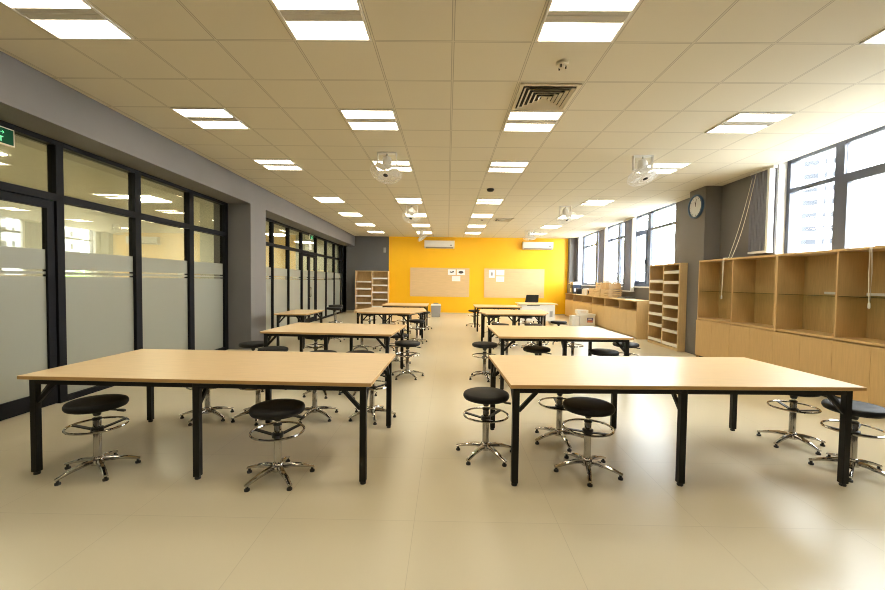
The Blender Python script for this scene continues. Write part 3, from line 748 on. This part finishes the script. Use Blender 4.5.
# ------------------------------------------------------------------ goods on and beside the low cabinets
CT = 1.0005
def place(name, lab, cat, y, d, z=CT, grp=None): return thing(name, lab, cat, (fx(y, d), y, z), -math.atan(.0319), grp)
t = place('printer_machine', 'navy box machine with a white label on the far end of the low cabinet', 'machine', 17.0, -.30)
MB().box(-.17, .17, -.30, .28, 0, .36).build('body', M_bluebox, t, .012)
MB().box(-.176, -.17, -.1, .1, .06, .22).build('front_label', M_paper, t)
MB().box(-.12, .1, -.304, -.30, .08, .22).build('side_label', M_paper, t)
MB().box(-.15, .12, -.26, .22, .361, .372).build('tray', M_plasblk, t)
t = place('white_box', 'white box lying on top of the navy machine', 'box', 17.0, -.30, CT + .373); MB().box(-.14, .12, -.25, .2, 0, .11).build('body', M_lip, t, .004); MB().box(-.143, -.14, -.08, .08, .03, .08).build('label_strip', M_bin, t)
t = place('black_case', 'small black case beside the navy machine', 'case', 16.45, -.26); MB().box(-.12, .12, -.10, .10, 0, .22).build('body', M_plasblk, t, .01); MB().tube([(-.02, -.06, .22), (-.02, -.06, .255), (-.02, .06, .255), (-.02, .06, .22)], .007).build('handle', M_plasblk, t, smooth=True)
t = place('display_stand', 'thin dark stand at the wall end of the low cabinet', 'stand', 17.5, -.40); MB().lathe([(.07, 0), (.07, .012), (.012, .018)], 18).build('base', M_plasblk, t, smooth=True); MB().lathe([(.010, .018), (.010, .40)], 10).build('post', M_plasblk, t, smooth=True); MB().box(-.02, .02, -.10, .10, .40, .43).build('head', M_card, t)
t = place('white_box', 'pinkish white box between the navy machine and the tan box', 'box', 15.45, -.28); MB().box(-.13, .13, -.2, .2, 0, .21).build('body', M_lip, t, .004); MB().box(-.10, .10, -.16, .16, .211, .235).build('lid', M_lip, t, .003)
t = place('tan_box', 'small tan box with a dark round opening on the low cabinet', 'box', 14.85, -.28); MB().box(-.12, .12, -.2, .2, 0, .21).build('body', M_card, t, .003); MB().lathe([(.06, .0), (.06, .004)], 16, Matrix.Translation((-.121, 0, .11)) @ Matrix.Rotation(-PI / 2, 4, 'Y')).build('opening', M_dark, t)
def crate(y, d, z, L, w, h, lab):
    t = place('wooden_crate', lab, 'crate', y, d, z, 'pale wooden crates')
    for s in (-1, 1):
        f = MB(); n = max(3, int(h / .065))
        for k in range(n):
            z0 = k * h / n; f.box(s * (w / 2) - .006, s * (w / 2) + .006, -L / 2, L / 2, z0 + .004, z0 + h / n - .012)
        f.build('long_side', M_pine, t)
        f = MB()
        for k in range(n):
            z0 = k * h / n; f.box(-w / 2 + .006, w / 2 - .006, s * (L / 2 - .012) - .006, s * (L / 2 - .012) + .006, z0 + .004, z0 + h / n - .012)
        f.build('end_side', M_pine, t)
        for s2 in (-1, 1): MB().box(s * (w / 2 - .02) - .014, s * (w / 2 - .02) + .014, s2 * (L / 2 - .034) - .014, s2 * (L / 2 - .034) + .014, 0, h).build('corner_post', M_pine, t)
    MB().box(-w / 2 + .006, w / 2 - .006, -L / 2 + .02, L / 2 - .02, 0, .012).build('bottom', M_pine, t)
    return t
crate(14.22, -.32, CT, .50, .36, .27, 'slatted wooden crate next to the tan box')
crate(13.66, -.32, CT, .54, .36, .25, 'slatted wooden crate in the middle of the crate row')
crate(12.92, -.31, CT, .72, .38, .26, 'wide slatted wooden crate under the stacked one, nearest the shelf')
crate(13.60, -.31, CT + .252, .50, .34, .22, 'slatted wooden crate stacked on the middle crate')
t = place('cardboard_box', 'brown cardboard box on top of the wide wooden crate', 'box', 12.92, -.31, CT + .262, 'cardboard boxes'); MB().box(-.18, .18, -.33, .33, 0, .19).build('body', M_card, t, .003); MB().box(-.181, .181, -.03, .03, .02, .191).build('tape', M_pine, t)
t = place('white_box', 'flat white box lying on the cardboard box by the crates', 'box', 12.95, -.31, CT + .455); MB().box(-.15, .15, -.26, .26, 0, .055).build('body', M_paper, t, .003); MB().box(-.152, .152, -.262, .262, .032, .057).build('lid', M_paper, t)
t = place('grey_tray', 'flat dark grey tray on the low cabinet beside the wide crate', 'tray', 11.95, -.22); MB().box(-.15, .15, -.3, .3, 0, .03).build('body', M_bin, t, .004); MB().box(-.13, .13, -.28, .28, .031, .05).build('insert', M_plasblk, t)
t = thing('storage_box', 'white box with a blue and orange label on the floor behind the second right table', 'box', (4.68, 13.65, 0), -.03, 'white boxes on the floor')
MB().box(-.25, .25, -.18, .18, 0, .36).build('body', M_lip, t, .008); MB().box(-.265, .265, -.195, .195, .361, .41).build('lid', M_white, t, .008)
l = MB().box(-.01, .18, -.184, -.181, .13, .29).build('label_panel', M_blue, t); MB().box(0, .17, -.187, -.184, .135, .20).build('label_stripe', M_red, l); MB().box(.03, .14, -.187, -.184, .23, .26).build('label_text_bar', M_paper, l)
t = thing('storage_box', 'plain white box on the floor left of the labelled box', 'box', (4.28, 13.6, 0), .02, 'white boxes on the floor')
MB().box(-.115, .115, -.16, .16, 0, .31).build('body', M_lip, t, .008); MB().box(-.123, .123, -.168, .168, .311, .35).build('lid', M_white, t, .006)
t = thing('storage_box', 'smaller white box with a slot resting on the two floor boxes', 'box', (4.53, 13.62, .411), .0, 'white boxes on the floor')
MB().box(-.18, .18, -.14, .14, 0, .13).build('body', M_lip, t, .008); MB().box(-.09, .09, -.143, -.14, .06, .08).build('slot', M_card, t)

# ------------------------------------------------------------------ outside
struct(box('ground', M_ground, None, 5.9, 260, -120, 200, -12.2, -12))
t = thing('apartment_block', 'pale multi-storey building seen faintly through the near window', 'building', (83.5, 94.5, -12), -.725)
MB().box(-9, 9, 0, 12, 0, 60).build('walls', M_bldg, t)
for k in range(12):
    for q in (-6.4, -1.7, 3.2):
        MB().box(q, q + 2.6, -.12, 0, 17 + k * 3.0, 18.2 + k * 3.0).build('window', M_bldgw, t)
        MB().box(q - 1.3, q - .9, -.12, 0, 17 + k * 3.0, 18.2 + k * 3.0).build('window', M_bldgw, t)
t = thing('leafy_tree', 'blurred pale green tree outside the window behind the pigeonhole shelf', 'tree', (16.5, 30.5, -6), 0)
MB().lathe([(.3, 0), (.22, 5)], 12).build('trunk', M_card, t, smooth=True)
cr = MB()
for k in range(40):
    a, b = random.uniform(0, 2 * PI), random.uniform(-1, 1); r = 1.6 * random.random() ** .4
    bmesh.ops.create_icosphere(cr.bm, subdivisions=1, radius=random.uniform(.35, .7), matrix=Matrix.Translation((r * math.cos(a), r * math.sin(a), 6.2 + 1.5 * b)))
cr.build('crown', M_leaf, t)

# ------------------------------------------------------------------ world, camera
w = bpy.data.worlds.new('sky'); scn.world = w; w.use_nodes = True
bg = w.node_tree.nodes['Background']; bg.inputs[0].default_value = (.93, .965, 1.0, 1); bg.inputs[1].default_value = 26.0

f, pit, yaw, roll = 404.1312, .034, -.0117, .0129
cr_, sr = math.cos(roll), math.sin(roll); cp, sp_ = math.cos(pit), math.sin(pit); cy_, sy = math.cos(yaw), math.sin(yaw)
def unproj(u, v, k=1.0):
    uu, vv = u * cr_ + v * sr, -u * sr + v * cr_
    x, y, z = uu, -vv, k
    Y = y * cp - z * sp_; z = y * sp_ + z * cp
    return Vector((x * cy_ + z * sy, -x * sy + z * cy_, Y))
fw = unproj(0, 0); rt = unproj(1, 0) - fw; up = unproj(0, -1) - fw
cam = bpy.data.cameras.new('camera'); co = bpy.data.objects.new('camera', cam); COL.objects.link(co)
co.matrix_world = Matrix(((rt.x, up.x, -fw.x, 0), (rt.y, up.y, -fw.y, 0), (rt.z, up.z, -fw.z, 1.4416), (0, 0, 0, 1)))
cam.sensor_fit = 'HORIZONTAL'; cam.sensor_width = 36; cam.lens = f / 885 * 36; cam.clip_start = .05; cam.clip_end = 300
scn.camera = co
vs = scn.view_settings; vs.view_transform = 'Standard'; vs.look = 'None'; vs.gamma = 1; vs.use_curve_mapping = False; vs.exposure = 0.25
scn.cycles.use_denoising = True; scn.cycles.filter_width = 1.0
scn.cycles.max_bounces = 10; scn.cycles.diffuse_bounces = 5; scn.cycles.glossy_bounces = 5; scn.cycles.transparent_max_bounces = 16
scn.cycles.caustics_reflective = False; scn.cycles.caustics_refractive = False
scn.cycles.sample_clamp_indirect = 6
